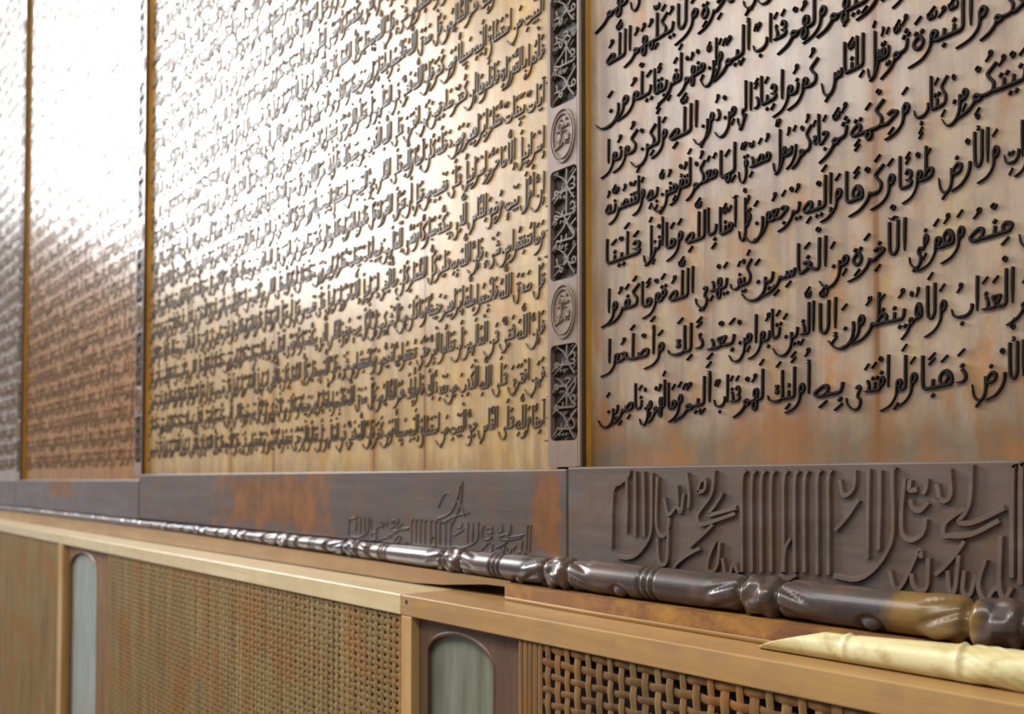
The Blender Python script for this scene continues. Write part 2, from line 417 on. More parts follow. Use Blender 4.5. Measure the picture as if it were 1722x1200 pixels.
GL = {}
for key, val in G.items():
    f = val.split('|')
    st = []
    for s in f[3:]:
        tail = s.endswith('~')
        pts = [tuple(map(float, q.split(','))) for q in s.rstrip('~').split()]
        st.append(([(u, v * (1.28 if v < 0 else 1.04)) for u, v in pts], tail))
    GL[key] = (float(f[0]), tuple(map(float, f[1].split(','))), tuple(map(float, f[2].split(','))), st)


def dots(n, u, v, up):
    """rhombic pen dots as short thick strokes"""
    o = []
    pos = {1: [(0, 0)], 2: [(-.62, 0), (.62, 0)], 3: [(-.62, 0), (.62, 0), (0, .95 * up)]}[n]
    for a, b in pos:
        o.append(([(u + a - .28, v + b + .3), (u + a + .28, v + b - .3)], 1.0, 0))
    return o


def mark(ch, u, v):
    c = ch
    return [([(u + (a - u) * 1.25, v + (b - v) * 1.25) for a, b in P], w * 1.15, t) for P, w, t in _mark(c, u, v)]


def _mark(c, u, v):
    if c == '\u064e' or c == '\u0670':
        return [([(u - .5, v + .75), (u + .6, v - .15)], .42, 1)]
    if c == '\u064b':
        return [([(u - .5, v + .75), (u + .6, v - .15)], .38, 1), ([(u - .5, v + 1.55), (u + .6, v + .65)], .38, 1)]
    if c == '\u0650':
        return [([(u - .5, v + .35), (u + .6, v - .55)], .42, 1)]
    if c == '\u064d':
        return [([(u - .5, v + .5), (u + .6, v - .4)], .38, 1), ([(u - .5, v - .3), (u + .6, v - 1.2)], .38, 1)]
    if c in '\u064f\u064c':
        r = [([(u + .1, v + .3), (u - .3, v + .45), (u - .25, v + .95), (u + .15, v + .8), (u + .2, v + .2), (u + .8, v - .35)], .36, 1)]
        if c == '\u064c':
            r += [([(u + 1.0, v + .5), (u + .6, v + .55), (u + .7, v + 1.0), (u + 1.1, v + .8), (u + 1.6, v - .1)], .34, 1)]
        return r
    if c == '\u0651':
        return [([(u - .7, v + .9), (u - .55, v + .1), (u - .1, v + .1), (u, v + .7)], .36, 0), ([(u, v + .6), (u + .15, v + .05), (u + .6, v + .1), (u + .7, v + .95)], .36, 0)]
    if c == '\u0652':
        return [([(u, v + .9), (u - .4, v + .5), (u, v + .1), (u + .4, v + .5), (u, v + .9)], .36, 0)]
    return []


def shape(word):
    """(advance, strokes) of one vocalised word"""
    cl = []
    for ch in word:
        if ch in MARKS:
            if cl:
                cl[-1][1].append(ch)
        elif ch in LET:
            cl.append([ch, []])
    i = 0
    toks = []
    while i < len(cl):
        ch, mk = cl[i]
        if ch == 'ل' and i + 1 < len(cl) and cl[i + 1][0] in 'اأإآ':
            nx, mk2 = cl[i + 1]
            toks.append(('Z', mk + mk2, {'أ': 9, 'آ': 8}.get(nx, 0), 9 if nx == 'إ' else 0, True))
            i += 2
            continue
        k, a, b = LET[ch]
        toks.append((k, mk, a, b, ch in NOJOIN))
        i += 1
    u = 0.0
    out = []
    prev = False
    for j, (k, mk, a, b, nj) in enumerate(toks):
        last = j == len(toks) - 1
        nxt = (not last) and (not nj) and toks[j + 1][0] != 'X'
        form = ('m' if nxt else 'f') if prev else ('n' if nxt else 'i')
        kk = k
        if k in 'NY' and form in 'nm':
            kk = 'B'
        if k == 'Q' and form in 'nm':
            kk = 'F'
        if k == 'T' and form in 'fi':
            form = 'm' if form == 'f' else 'n'
        g = GL.get(kk + '.' + form) or GL[kk + '.i']
        adv, ab, be, st = g
        for pts, tail in st:
            out.append(([(u + p[0], p[1]) for p in pts], 1.0, 1 if tail else 0))
        ua, va = u + ab[0], ab[1]
        ub, vb = u + be[0], be[1]
        if a and a < 8:
            out += dots(a, ua, va, 1)
            va += 1.1 + (.8 if a == 3 else 0)
        if a == 9:
            out += [([(ua + .3, va + .5), (ua - .2, va + .6), (ua - .2, va + .1), (ua + .4, va)], .4, 0)]
            va += .9
        if a == 8:
            out += [([(ua - 1, va + .3), (ua - .3, va + .6), (ua + .4, va + .2), (ua + 1, va + .6)], .42, 0)]
            va += .9
        if b and b < 8:
            out += dots(b, ub, vb, -1)
            vb -= 1.2
        if b == 9:
            out += [([(ub + .3, vb + .3), (ub - .2, vb + .4), (ub - .2, vb - .1), (ub + .4, vb - .2)], .4, 0)]
            vb -= .7
        va = max(va + 1.0, 4.6)
        for c in sorted(mk, key=lambda c: c != '\u0651'):
            if c in '\u0650\u064d':
                out += mark(c, ub + .2, vb - .2)
            else:
                out += mark(c, ua + .1, va)
                va += 1.15
        u += adv + (.35 if (nj or not nxt) and not last else 0)
        prev = nxt
    return u, out


WCACHE = {}


def shaped(w):
    if w not in WCACHE:
        WCACHE[w] = shape(w)
    return WCACHE[w]


class Relief:
    """raised pen strokes on a plane facing -y; each stroke is a ridge with sloping sides"""

    def __init__(self, y, h, top=.6, pen=1.0):
        self.y, self.h, self.top, self.pen = y, h, top, pen
        self.V, self.F, self.n = [], [], 0

    def stroke(self, P, w, tail=0, seg=4):
        P = spline(P, seg)
        n = len(P)
        T = np.gradient(P, axis=0)
        L = np.hypot(T[:, 0], T[:, 1])
        L[L == 0] = 1
        N = np.stack([-T[:, 1] / L, T[:, 0] / L], 1)
        t = np.linspace(0, 1, n)
        ww = np.full(n, w * .5)
        if tail and n > 2:
            ww *= np.where(t > .62, 1 - .72 * (t - .62) / .38, 1.0)
        # broad nib: strokes running up to the right are thinner
        ang = np.arctan2(T[:, 1], T[:, 0])
        ww *= .80 + .28 * np.abs(np.sin(ang - math.radians(62)))
        W3 = ww[:, None]
        a, b = P + N * W3, P - N * W3
        a2, b2 = P + N * W3 * self.top, P - N * W3 * self.top
        y0 = np.full((n, 1), self.y)
        self.k = getattr(self, 'k', 0) + 1
        y1 = np.full((n, 1), self.y - self.h - (self.k % 7) * 4e-5)

        def v3(q, y):
            return np.hstack([q[:, :1], y, q[:, 1:]])
        V = np.stack([v3(a, y0), v3(a2, y1), v3(b2, y1), v3(b, y0)], 1).reshape(-1, 3)
        o = self.n
        for i in range(n - 1):
            r, s = o + 4 * i, o + 4 * i + 4
            self.F += [(r, r + 1, s + 1, s), (r + 1, r + 2, s + 2, s + 1), (r + 2, r + 3, s + 3, s + 2)]
        e = o + 4 * (n - 1)
        self.F += [(o, o + 3, o + 2, o + 1), (e, e + 1, e + 2, e + 3)]
        self.V.append(V)
        self.n += len(V)

    def word(self, w, x_right, z, nib, sx=1.0, seg=4, cascade=0.0):
        adv, st = shaped(w)
        for pts, wd, tail in st:
            P = [(x_right - u * nib * sx, z + (v + cascade * (.5 - u / max(adv, 1))) * nib) for u, v in pts]
            self.stroke(P, wd * self.pen * nib * (.6 + .4 * min(1.15, sx)), tail, seg)
        return adv * nib * sx

    def build(self, name, m, parent):
        return obj_np(name, np.vstack(self.V), self.F, m, parent)


# ------------------------------------------------------------------ the texts
ROWS = """0#مِنْ أَحَدِهِم مِّلْءُ#الْأَرْضِ:-2565:-2950 ذَهَبًا:-2978:-3341 وَلَوِ:-3369:-3570 افْتَدَى:-3598:-3979 بِهِ:-4007:-4299 أُولَٰئِكَ:-4327:-4780 لَهُمْ:-4808:-5038 عَذَابٌ:-5066:-5380 أَلِيمٌ:-5408:-5735 وَمَا:-5763:-5961 لَهُمْ:-5989:-6146 مِنْ:-6174:-6278 نَاصِرِينَ:-6306:-6828
1#فِيهَا لَا يُخَفَّفُ عَنْهُمُ#الْعَذَابُ:-2631:-3100 وَلَا:-3128:-3298 هُمْ:-3326:-3435 يُنظَرُونَ:-3463:-4035 إِلَّا:-4063:-4252 الَّذِينَ:-4280:-4603 تَابُوا:-4631:-4911 مِنْ:-4939:-5099 بَعْدِ:-5127:-5466 ذَٰلِكَ:-5494:-5969 وَأَصْلَحُوا:-5997:-6810
2#دِينًا فَلَن يُقْبَلَ#مِنْهُ:-2635:-2955 وَهُوَ:-2983:-3240 فِي:-3268:-3415 الْآخِرَةِ:-3443:-3924 مِنَ:-3952:-4125 الْخَاسِرِينَ:-4153:-4904 كَيْفَ:-4932:-5182 يَهْدِي:-5210:-5584 اللَّهُ:-5612:-5937 قَوْمًا:-5965:-6312 كَفَرُوا:-6340:-6810
3#أَسْلَمَ مَن فِي#السَّمَاوَاتِ:-2297:-2694 وَالْأَرْضِ:-2722:-3184 طَوْعًا:-3212:-3504 وَكَرْهًا:-3532:-3979 وَإِلَيْهِ:-4007:-4388 يُرْجَعُونَ:-4416:-4911 قُلْ:-4939:-5072 آمَنَّا:-5100:-5301 بِاللَّهِ:-5329:-5720 وَمَا:-5748:-5977 أُنْزِلَ:-6005:-6278 عَلَيْنَا:-6306:-6828
4#النَّبِيِّينَ لَمَا#آتَيْتُكُمْ:-2473:-2919 مِنْ:-2947:-3072 كِتَابٍ:-3100:-3376 وَحِكْمَةٍ:-3404:-3924 ثُمَّ:-3952:-4103 جَاءَكُمْ:-4131:-4419 رَسُولٌ:-4447:-4691 مُصَدِّقٌ:-4719:-5072 لِمَا:-5100:-5294 مَعَكُمْ:-5322:-5614 لَتُؤْمِنُنَّ:-5642:-6049 بِهِ:-6077:-6228 وَلَتَنْصُرُنَّهُ:-6256:-6828
5#الْكِتَابَ وَالْحُكْمَ#وَالنُّبُوَّةَ:-2790:-3385 ثُمَّ:-3413:-3545 يَقُولَ:-3573:-3763 لِلنَّاسِ:-3791:-4194 كُونُوا:-4222:-4615 عِبَادًا:-4643:-4951 لِي:-4979:-5072 مِنْ:-5100:-5252 دُونِ:-5280:-5525 اللَّهِ:-5553:-5921 وَلَٰكِنْ:-5949:-6328 كُونُوا:-6356:-6810
6#اللَّهُ وَلَا#يُزَكِّيهِمْ:-3573:-4108 وَلَهُمْ:-4136:-4504 عَذَابٌ:-4532:-4904 أَلِيمٌ:-4932:-5224 وَإِنَّ:-5252:-5437 مِنْهُمْ:-5465:-5720 لَفَرِيقًا:-5748:-6130 يَلْوُونَ:-6158:-6810
7#فِي#الْآخِرَةِ:-5032:-5510 وَلَا:-5538:-5827 يُكَلِّمُهُمُ:-5855:-6413 اللَّهُ:-6441:-6810
8#أُولَٰئِكَ#لَا:-5748:-6016 خَلَاقَ:-6044:-6447 لَهُمْ:-6475:-6810"""
TEXT = ("لَن تَنَالُوا الْبِرَّ حَتَّىٰ تُنفِقُوا مِمَّا تُحِبُّونَ وَمَا تُنفِقُوا مِن شَيْءٍ فَإِنَّ اللَّهَ بِهِ عَلِيمٌ كُلُّ الطَّعَامِ كَانَ حِلًّا لِّبَنِي إِسْرَائِيلَ إِلَّا مَا حَرَّمَ إِسْرَائِيلُ عَلَىٰ نَفْسِهِ مِن قَبْلِ أَن تُنَزَّلَ التَّوْرَاةُ "
        "قُلْ فَأْتُوا بِالتَّوْرَاةِ فَاتْلُوهَا إِن كُنتُمْ صَادِقِينَ فَمَنِ افْتَرَىٰ عَلَى اللَّهِ الْكَذِبَ مِن بَعْدِ ذَٰلِكَ فَأُولَٰئِكَ هُمُ الظَّالِمُونَ قُلْ صَدَقَ اللَّهُ فَاتَّبِعُوا مِلَّةَ إِبْرَاهِيمَ حَنِيفًا وَمَا كَانَ مِنَ الْمُشْرِكِينَ "
        "إِنَّ أَوَّلَ بَيْتٍ وُضِعَ لِلنَّاسِ لَلَّذِي بِبَكَّةَ مُبَارَكًا وَهُدًى لِّلْعَالَمِينَ فِيهِ آيَاتٌ بَيِّنَاتٌ مَّقَامُ إِبْرَاهِيمَ وَمَن دَخَلَهُ كَانَ آمِنًا وَلِلَّهِ عَلَى النَّاسِ حِجُّ الْبَيْتِ مَنِ اسْتَطَاعَ إِلَيْهِ سَبِيلًا وَمَن كَفَرَ فَإِنَّ اللَّهَ غَنِيٌّ عَنِ الْعَالَمِينَ").split()
TRACE = "728,754 711,576 706,369 695,176|728,769 768,843 848,873 947,946 966,1004|927,931 929,611 914,348|1043,989 1046,686 1040,325|1157,988 1163,673 1163,331|1269,973 1267,619 1257,392 1210,276 1077,140 943,89 785,93|1342,930 1325,507 1357,368 1429,344 1483,429 1493,527|1339,311 1356,88 1410,50 1464,109 1483,402|1431,720 1484,554 1590,640 1642,586 1678,765|1592,847 1608,654|1714,970 1746,779 1737,630|1848,781 1931,808 1940,902 1882,882 1848,781|2296,643 2123,599 1978,569 2044,650 2108,731 2141,784|2046,995 2012,769 1863,592 1846,511 1895,473 2059,518 2280,591|2026,478 1895,366 1743,250|2057,320 1975,157 1958,36 2023,28 2080,111 2105,310|1552,32 1604,91 1742,182 1877,244|2136,167 2166,26 2213,17 2261,124 2306,37|2863,387 2806,286 2777,87|2748,60 2832,30 2915,73|2398,992 2359,902 2353,516 2352,54|2503,991 2465,902 2459,519 2458,62|2606,990 2569,902 2562,523 2561,70|2707,989 2670,902 2664,527 2663,78|2834,988 2798,902 2792,531 2791,88|2944,987 2909,902 2903,535 2902,96|3039,986 3005,902 2998,539 2997,104|3332,902 3369,773 3456,832 3470,983|3504,740 3392,587 3290,478|3592,993 3582,673 3572,262|3687,981 3683,676 3668,336|3814,1008 3791,924 3791,500 3737,318 3618,163 3473,78 3273,90|3893,913 3867,680 3865,503 3898,438 3954,430 4032,488 4055,598|3937,902 3931,824 3992,825|4069,912 4057,825 4035,793|3936,747 3957,682 4012,662 4078,728|4144,869 4164,762|4240,987 4248,795 4206,741 4164,751|4635,698 4498,623 4389,577 4307,585 4359,660 4391,765 4404,1016|4360,692 4214,582 4192,485 4244,476 4397,494 4595,605|4346,439 4273,330 4189,229 4125,170|3759,174 3803,33 3872,84 3997,345 4018,292|4073,295 4059,79 4004,30 3950,80 3940,166|4220,210 4229,73 4270,66 4304,332|4343,219 4331,61 4382,45 4424,194|4494,313 4443,123 4490,4 4540,81 4579,115|4603,493 4589,136 4626,38 4674,124|4710,1002 4690,942 4675,194|4766,1012 4746,952 4731,149|3160,991 3126,914 3122,543 3118,89|3263,990 3230,913 3227,547 3222,98"
NIB, PITCH_Z, Z0 = .0042, .0555, 1.575

# ------------------------------------------------------------------ setting
bm = bmesh.new(); box(bm, -6.5, 1.6, .046, .16, 0, 3.6); struct('wall_back', bm, M_WALL)
bm = bmesh.new(); box(bm, -6.5, 1.6, -4.5, .16, -.05, 0); struct('floor', bm, M_FLOOR)
bm = bmesh.new(); box(bm, -6.5, 1.6, -.075, .046, 0, .66); struct('wall_dado', bm, M_WALL)

# ------------------------------------------------------------------ carved leaves
LEAF_TOP = 3.75
CART_Z = []          # dark rectangles and ovals up a stile


def cart_spans(z0):
    """rectangles and ovals alternate upward from the bottom"""
    rect, oval = [], []
    z = z0
    for h in (.110, .128, .130, .130, .130, .130, .130, .130):
        if z + h > LEAF_TOP - .05:
            break
        rect.append((z, z + h))
        if z + h + .06 < LEAF_TOP - .2:
            oval.append((z + h + .007, z + h + .068))
        z += h + .0745
    return rect, oval


def stile(leaf, x0, x1, zb, cart_text, seg):
    """upright frame member with sunk dark cartouches and raised ovals"""
    rect, oval = cart_spans(zb + .030)
    m = .0045
    bm = bmesh.new()
    d = .040
    box(bm, x0, x0 + m, 0, d, zb, LEAF_TOP)
    box(bm, x1 - m, x1, 0, d, zb, LEAF_TOP, .0012, 2)
    zz = [zb] + [q for r in rect for q in r] + [LEAF_TOP]
    for a, b in zip(zz[0::2], zz[1::2]):
        box(bm, x0 + m, x1 - m, 0, d, a, b)
    c = .006
    for a, b in rect:                       # rounded corners of the sinkings
        for cx, sx in ((x0 + m, 1), (x1 - m, -1)):
            for cz, sz in ((a, 1), (b, -1)):
                arc = [(cx + sx * c * (1 - math.sin(t)), cz + sz * c * (1 - math.cos(t))) for t in np.linspace(0, math.pi / 2, 6)]
                pts = [(cx, cz)] + arc
                lo = [bm.verts.new((p[0], 0, p[1])) for p in pts]
                hi = [bm.verts.new((p[0], .009, p[1])) for p in pts]
                bm.faces.new(lo)
                bm.faces.new(hi[::-1])
                for i in range(len(pts)):
                    bm.faces.new((lo[i], hi[i], hi[(i + 1) % len(pts)], lo[(i + 1) % len(pts)]))
    st = obj_bm('stile', bm, M_STILE, leaf)
    rng = random.Random(int(x0 * -1000))
    for a, b in rect:
        bm = bmesh.new()
        box(bm, x0 + m, x1 - m, .007, .012, a, b)
        pl = obj_bm('cartouche', bm, M_CARTF, st)
        # carved knotted script inside the sinking
        R = Relief(.0072, .0058, .5)
        xm, w, h = (x0 + x1) / 2, x1 - x0 - 2 * m, b - a
        for i in range(4):
            zc = a + h * (i + .8) / 4.5
            k = rng.choice(('مُحَمَّدٌ', 'عَلِيمٌ', 'كَبِيرٌ', 'رَحِيمٌ'))
            adv, s_ = shaped(k)
            R.word(k, x1 - m - .003, zc - .006, .0042, (w - .007) / (adv * .0042), seg)
        for i in range(3):
            zc = a + h * (i + .5) / 3
            R.stroke([(x1 - m - .003, zc + .016), (xm + .004, zc + .002), (xm - .004, zc - .006), (x0 + m + .003, zc - .016)], .0042, 1, 6)
            R.stroke([(x1 - m - .006, zc - .016), (xm + .008, zc - .006), (xm, zc + .008), (x0 + m + .007, zc + .018)], .0034, 1, 6)
        o = R.build('cartouche_script', M_CARTL, leaf)
    for a, b in oval:
        xm, zm = (x0 + x1) / 2, (a + b) / 2
        R = Relief(0, .0022, .5)
        for rr in (1.0, .84):
            R.stroke([(xm + rr * .0195 * math.cos(t), zm + rr * (b - a) / 2 * math.sin(t)) for t in np.linspace(0, 2 * math.pi, 25)], .0022, 0, 2)
        adv, s_ = shaped('قُرْآن')
        R.word(cart_text, xm + .011, zm - .006, .0021, .022 / (shaped(cart_text)[0] * .0021), seg)
        R.word('سُورَة', xm + .009, zm + .010, .0016, .018 / (shaped('سُورَة')[0] * .0016), seg)
        R.build('oval_medallion', M_STILE, leaf)
    return st


def script_board(leaf, x0, x1, zb, mtl, x_text0, x_text1):
    bm = bmesh.new()
    box(bm, x0, x1, .016, .044, zb - .02, LEAF_TOP - .03)
    return obj_bm('script_board', bm, mtl, leaf)


def reveal(leaf, x, zb):
    """right-facing inner side of a stile: dark arris and amber fillet"""
    bm = bmesh.new()
    box(bm, x, x + .0022, .0080, .016, zb, LEAF_TOP)
    obj_bm('rebate_strip', bm, M_REVEAL, leaf)['label'] = 'amber rebate strip'
    bm = bmesh.new()
    box(bm, x, x + .0018, .0008, .0079, zb, LEAF_TOP)
    obj_bm('rebate_edge', bm, M_REVEALD, leaf)['label'] = 'dark brown rebate edge'


def fill_row(R, words, x_right, x_left, z, nib, seg, rng):
    """justify words between two edges"""
    tot = sum(shaped(w)[0] for w in words) + .75 * (len(words) - 1)
    sx = (x_right - x_left) / (tot * nib)
    x = x_right
    for w in words:
        x -= R.word(w, x, z + rng.uniform(-.0008, .0008), nib, sx, seg, .8) + .75 * nib * sx


def text_rows(start, width, nrows, nib):
    """break the continuous text into rows of about one width"""
    out = []
    i = start
    for _ in range(nrows):
        ws, acc = [], 0
        while acc < width / nib:
            w = TEXT[i % len(TEXT)]
            ws.append(w)
            acc += shaped(w)[0] * .86 + .6
            i += 1
        out.append(ws)
    return out


GROUP = 'carved wooden script tablets along the wall'


def make_leaf(label, x_stile, x_next, z_rail_top, z_rail_bot, rail_x0, rail_x1, mtl_board, mtl_rail, letter, kind, oval_text, ztrim=0.0):
    leaf = thing('script_tablet', label, 'carved tablet', ((x_stile + x_next) / 2, 0.02, z_rail_bot), GROUP)
    sw = .0532
    seg = {'right': 4, 'middle': 3}.get(kind, 2)
    zb = z_rail_top
    stile(leaf, x_stile, x_stile + sw, zb, oval_text, seg)
    xs = x_stile + sw
    reveal(leaf, xs, zb)
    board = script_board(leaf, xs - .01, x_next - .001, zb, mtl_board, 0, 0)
    bm = bmesh.new()
    box(bm, rail_x0, rail_x1, -.0005, .044, z_rail_bot, z_rail_top, .0022, 3)
    rail = obj_bm('bottom_rail', bm, mtl_rail, leaf)
    rng = random.Random(5)
    if kind == 'right':
        for line in ROWS.strip().split('\n'):
            k, pre, main = line.split('#')
            z = Z0 + PITCH_Z * int(k)
            R = Relief(.016, .0027, .62, .70)
            first = None
            for it in main.split():
                w, a, b = it.split(':')
                a, b = int(a) * 1e-4, int(b) * 1e-4
                if first is None:
                    first = a
                adv = shaped(w)[0]
                R.word(w, a, z, NIB, (a - b) / (adv * NIB), 5, 1.0)
            x = first + .004
            for w in list(reversed(pre.split())) + [TEXT[(29 * int(k) + j) % len(TEXT)] for j in range(60)]:
                adv = shaped(w)[0] * NIB * .72
                if x + adv > x_next - .02:
                    break
                R.word(w, x + adv, z, NIB, .72, 3, 1.0)
                x += adv + .003
            R.build('script_line', letter, board)
        for k in range(9, 28):
            R = Relief(.016, .0027, .62, .70)
            fill_row(R, text_rows(40 + 11 * k, (x_next - xs) * 1.25, 1, NIB)[0], x_next - .03, xs + .012, Z0 + PITCH_Z * k, NIB, 2, rng)
            R.build('script_line', letter, board)
    else:
        n = int((LEAF_TOP - .08 - Z0) / PITCH_Z)
        x_l, x_r = xs + .012, x_next - .022
        rows = text_rows({'middle': 0, 'left': 31}.get(kind, 57), (x_r - x_l) * 1.12, n, NIB)
        for k in range(n):
            R = Relief(.016, {'middle': .0022}.get(kind, .0014), .6, .66)
            fill_row(R, rows[n - 1 - k], x_r, x_l, z_rail_top + .052 + PITCH_Z * k, NIB, seg if k < 16 else 2, rng)
            R.build('script_line', letter, board)
    return leaf, rail, board


PAL_R = ((.20, .130, .092), (.36, .272, .195), (.45, .355, .260), (.38, .17, .04), (.45, .315, .105))
PAL_M = ((.24, .145, .060), (.44, .30, .14), (.55, .40, .20), (.48, .22, .03), (.60, .40, .06))
PAL_L = ((.15, .060, .012), (.31, .135, .026), (.40, .20, .045), (.42, .125, .008), (.46, .23, .012))
PAL_F = ((.19, .15, .13), (.30, .245, .215), (.38, .32, .28), (.30, .20, .13), (.34, .27, .18))
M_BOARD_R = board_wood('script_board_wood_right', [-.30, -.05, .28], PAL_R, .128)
M_BOARD_M = board_wood('script_board_wood_middle', [-1.7074 + 1.5044, -1.5148 + 1.5044, -1.1699 + 1.5044, -1.0348 + 1.5044], PAL_M, .075)
M_BOARD_L = board_wood('script_board_wood_left', [-.35, -.05, .22], PAL_L)
M_RAIL_M = wood('dark_rail_wood_middle', (.06, .046, .042), (.105, .082, .074), (.15, .12, .105), .40, 'x', coat=.15,
                stain=[(-1.495 + 1.5044, .055, .21, .048, ORANGE), (-.765 + 1.5044, .055, .024, .05, ORANGE)], bump_s=.1, mott=(.115, .066, .034))
M_RAIL_L = wood('dark_rail_wood_left', (.075, .062, .06), (.125, .105, .10), (.17, .145, .14), .38, 'x', coat=.2,
                stain=[(-2.90 + 2.86, .075, .13, .03, ORANGE)], bump_s=.1, mott=(.115, .066, .034))

M_BOARD_F = board_wood('script_board_wood_far', [.2], PAL_F)
XC, XB, XA, XD = -.762, -2.2475, -3.534, -4.85
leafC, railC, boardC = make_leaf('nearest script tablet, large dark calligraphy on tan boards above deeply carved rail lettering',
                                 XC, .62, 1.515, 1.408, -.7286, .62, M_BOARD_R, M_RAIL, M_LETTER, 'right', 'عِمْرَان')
leafB, railB, boardB = make_leaf('middle script tablet of amber boards, glare across its top, orange patch on its rail',
                                 XB, XC, 1.513, 1.408, -2.206, -.7298, M_BOARD_M, M_RAIL_M, M_LETTERB, 'middle', 'الْبَقَرَة')
leafA, railA, boardA = make_leaf('glare-washed script tablet beyond the middle one, orange-brown toward its foot',
                                 XA, XB, 1.500, 1.406, -3.534, -2.2120, M_BOARD_L, M_RAIL_L, M_LETTERA, 'left', 'النِّسَاء')
leafD, railD, boardD = make_leaf('farthest script tablet, a bright sliver at the far end of the row',
                                 XD, XA, 1.500, 1.406, -4.80, -3.536, M_BOARD_F, M_RAIL_L, M_LETTERA, 'far', 'يُوسُف')

# deep relief lettering of the near rail, shallow lettering of the middle rail
R = Relief(-.0004, .0040, .60)
for s in TRACE.split('|'):
    R.stroke([(-.7286 + int(a) * 1e-4, 1.41 + int(b) * 1e-4) for a, b in (q.split(',') for q in s.split())], .0056, 0, 5)
R.build('relief_lettering', M_RAIL, railC)
R2 = Relief(-.0004, .0034, .45)
for s in TRACE.split('|'):
    R2.stroke([(-.20 + int(a) * 1e-4, 1.41 + int(b) * 1e-4) for a, b in (q.split(',') for q in s.split())], .0040, 0, 3)
R2.build('relief_lettering', M_RAIL, railC)
R = Relief(-.0004, .0012, .45)
for s in TRACE.split('|'):
    pts = [(int(a) * 1e-4, int(b) * 1e-4) for a, b in (q.split(',') for q in s.split())]
    R.stroke([(-1.29 + a * 1.05, 1.410 + b * .36) for a, b in pts], .0026, 0, 3)
for q in ('0,.055 .02,.075 .05,.06 .06,.045', '.0,.04 .03,.05 .045,.07 .05,.085', '.01,.035 .04,.045 .07,.05', '.03,.03 .05,.06 .055,.09'):
    R.stroke([(-.98 + a, 1.408 + b) for a, b in (tuple(map(float, t.split(','))) for t in q.split())], .0034, 1, 5)
R.build('relief_lettering', M_RAIL_M, railB)

# ------------------------------------------------------------------ carved pole
KNOTS = [(-4.3, 0), (-3.95, 0), (-3.6, 0), (-3.3, 0), (-3.0, 0), (-2.72, 0), (-2.45, 0), (-2.2, 0), (-1.99, 0), (-1.80, 0), (-1.61, 0), (-1.40, 0), (-1.17, 0),
         (-.9115, 1), (-.7149, 1), (-.4571, 1), (-.262, 1), (-.06, 1), (.16, 1), (.40, 1)]
RINGS = [-1.52, -1.29, -1.075, -.8194, -.5830, -.165, .05, .28]


def pole_r(x):
    return float(np.interp(x, [-4.6, -3.0, -1.87, -1.19, -.69, .7], [.0085, .0075, .0075, .0113, .0165, .0165]))


xs = []
x = -4.6
while x < .66:
    xs.append(x)
    x += .0014 if x > -1.0 else (.0025 if x > -2.1 else .008)
xs = np.array(xs)
NA = 56
th = np.linspace(0, 2 * math.pi, NA, endpoint=False)
X = xs[:, None]
TH = th[None, :]
base = np.array([pole_r(x) for x in xs])[:, None]
rad = base * (1 + 0 * TH * X)


def sharp(v, p=.5):
    return np.sign(v) * np.abs(v) ** p


for i, (kx, big) in enumerate(KNOTS):
    L = .030 if big else .034
    s = (X - kx) / L
    a = np.abs(s)
    core = np.exp(-(s / .55) ** 6)                        # knobbly waist
    rad = rad + base * core * (.05 + .11 * sharp(np.cos(4 * TH + i) * np.cos(7.5 * s + 1.3 * i)))
    wing = np.exp(-((a - 1.15) / .55) ** 4)               # leaves spreading both ways along the pole
    rib = np.cos(3 * TH + 2.2 * a + i)
    rad = rad + base * wing * (.07 * sharp(rib, .8) - .13 * np.exp(-((np.abs(rib) - .2) / .26) ** 2))
    for e in (-.62, .62):
        rad = rad - base * .34 * np.exp(-((s - e) / .11) ** 2)
    if not big:
        for e in (-1.9, 1.9):
            rad = rad - base * .42 * np.exp(-((s - e - .35 * np.sin(TH)) / .16) ** 2)
for rx in RINGS:
    for e in (-.0085, 0, .0085):
        rad = rad - base * .20 * np.exp(-((X - rx - e) / .0017) ** 2)
for bx, bt in ((-.3534, 3.9), (-.62, 3.9), (-.78, 3.5)):
    d2 = ((X - bx) / .006) ** 2 + ((TH - bt) / .33) ** 2
    rad = rad + base * .14 * np.exp(-d2) - base * .16 * np.exp(-((np.sqrt(d2) - 1.5) / .4) ** 2)
d2 = ((X + .288) / .022) ** 2 + ((TH - 3.95) / .42) ** 2
rad = rad + base * .26 * np.exp(-d2 ** 2)
rng = np.random.RandomState(3)
yc = -1.0 * np.array([pole_r(x) for x in xs]) * 1.06 - .004
V = np.zeros((len(xs), NA, 3))
V[..., 0] = X
V[..., 1] = yc[:, None] + rad * np.sin(TH)
V[..., 2] = 1.398 + rad * np.cos(TH)
F = []
n = len(xs)
for i in range(n - 1):
    for j in range(NA):
        j2 = (j + 1) % NA
        F.append((i * NA + j, i * NA + j2, (i + 1) * NA + j2, (i + 1) * NA + j))
F.append(tuple(range(NA)))
F.append(tuple(range((n - 1) * NA, n * NA))[::-1])
pole = obj_np('carved_pole', V.reshape(-1, 3), F, M_POLE, None, True)
tag(pole, 'long dark carved pole with leafy knots and ringed joints along the tablets', 'carved pole')

# ------------------------------------------------------------------ sill boards under the pole
def prism(bm, poly_xz, y0, y1):
    lo = [bm.verts.new((x, y0, z)) for x, z in poly_xz]
    hi = [bm.verts.new((x, y1, z)) for x, z in poly_xz]
    bm.faces.new(lo)
    bm.faces.new(hi[::-1])
    for i in range(len(lo)):
        j = (i + 1) % len(lo)
        bm.faces.new((lo[i], hi[i], hi[j], lo[j]))


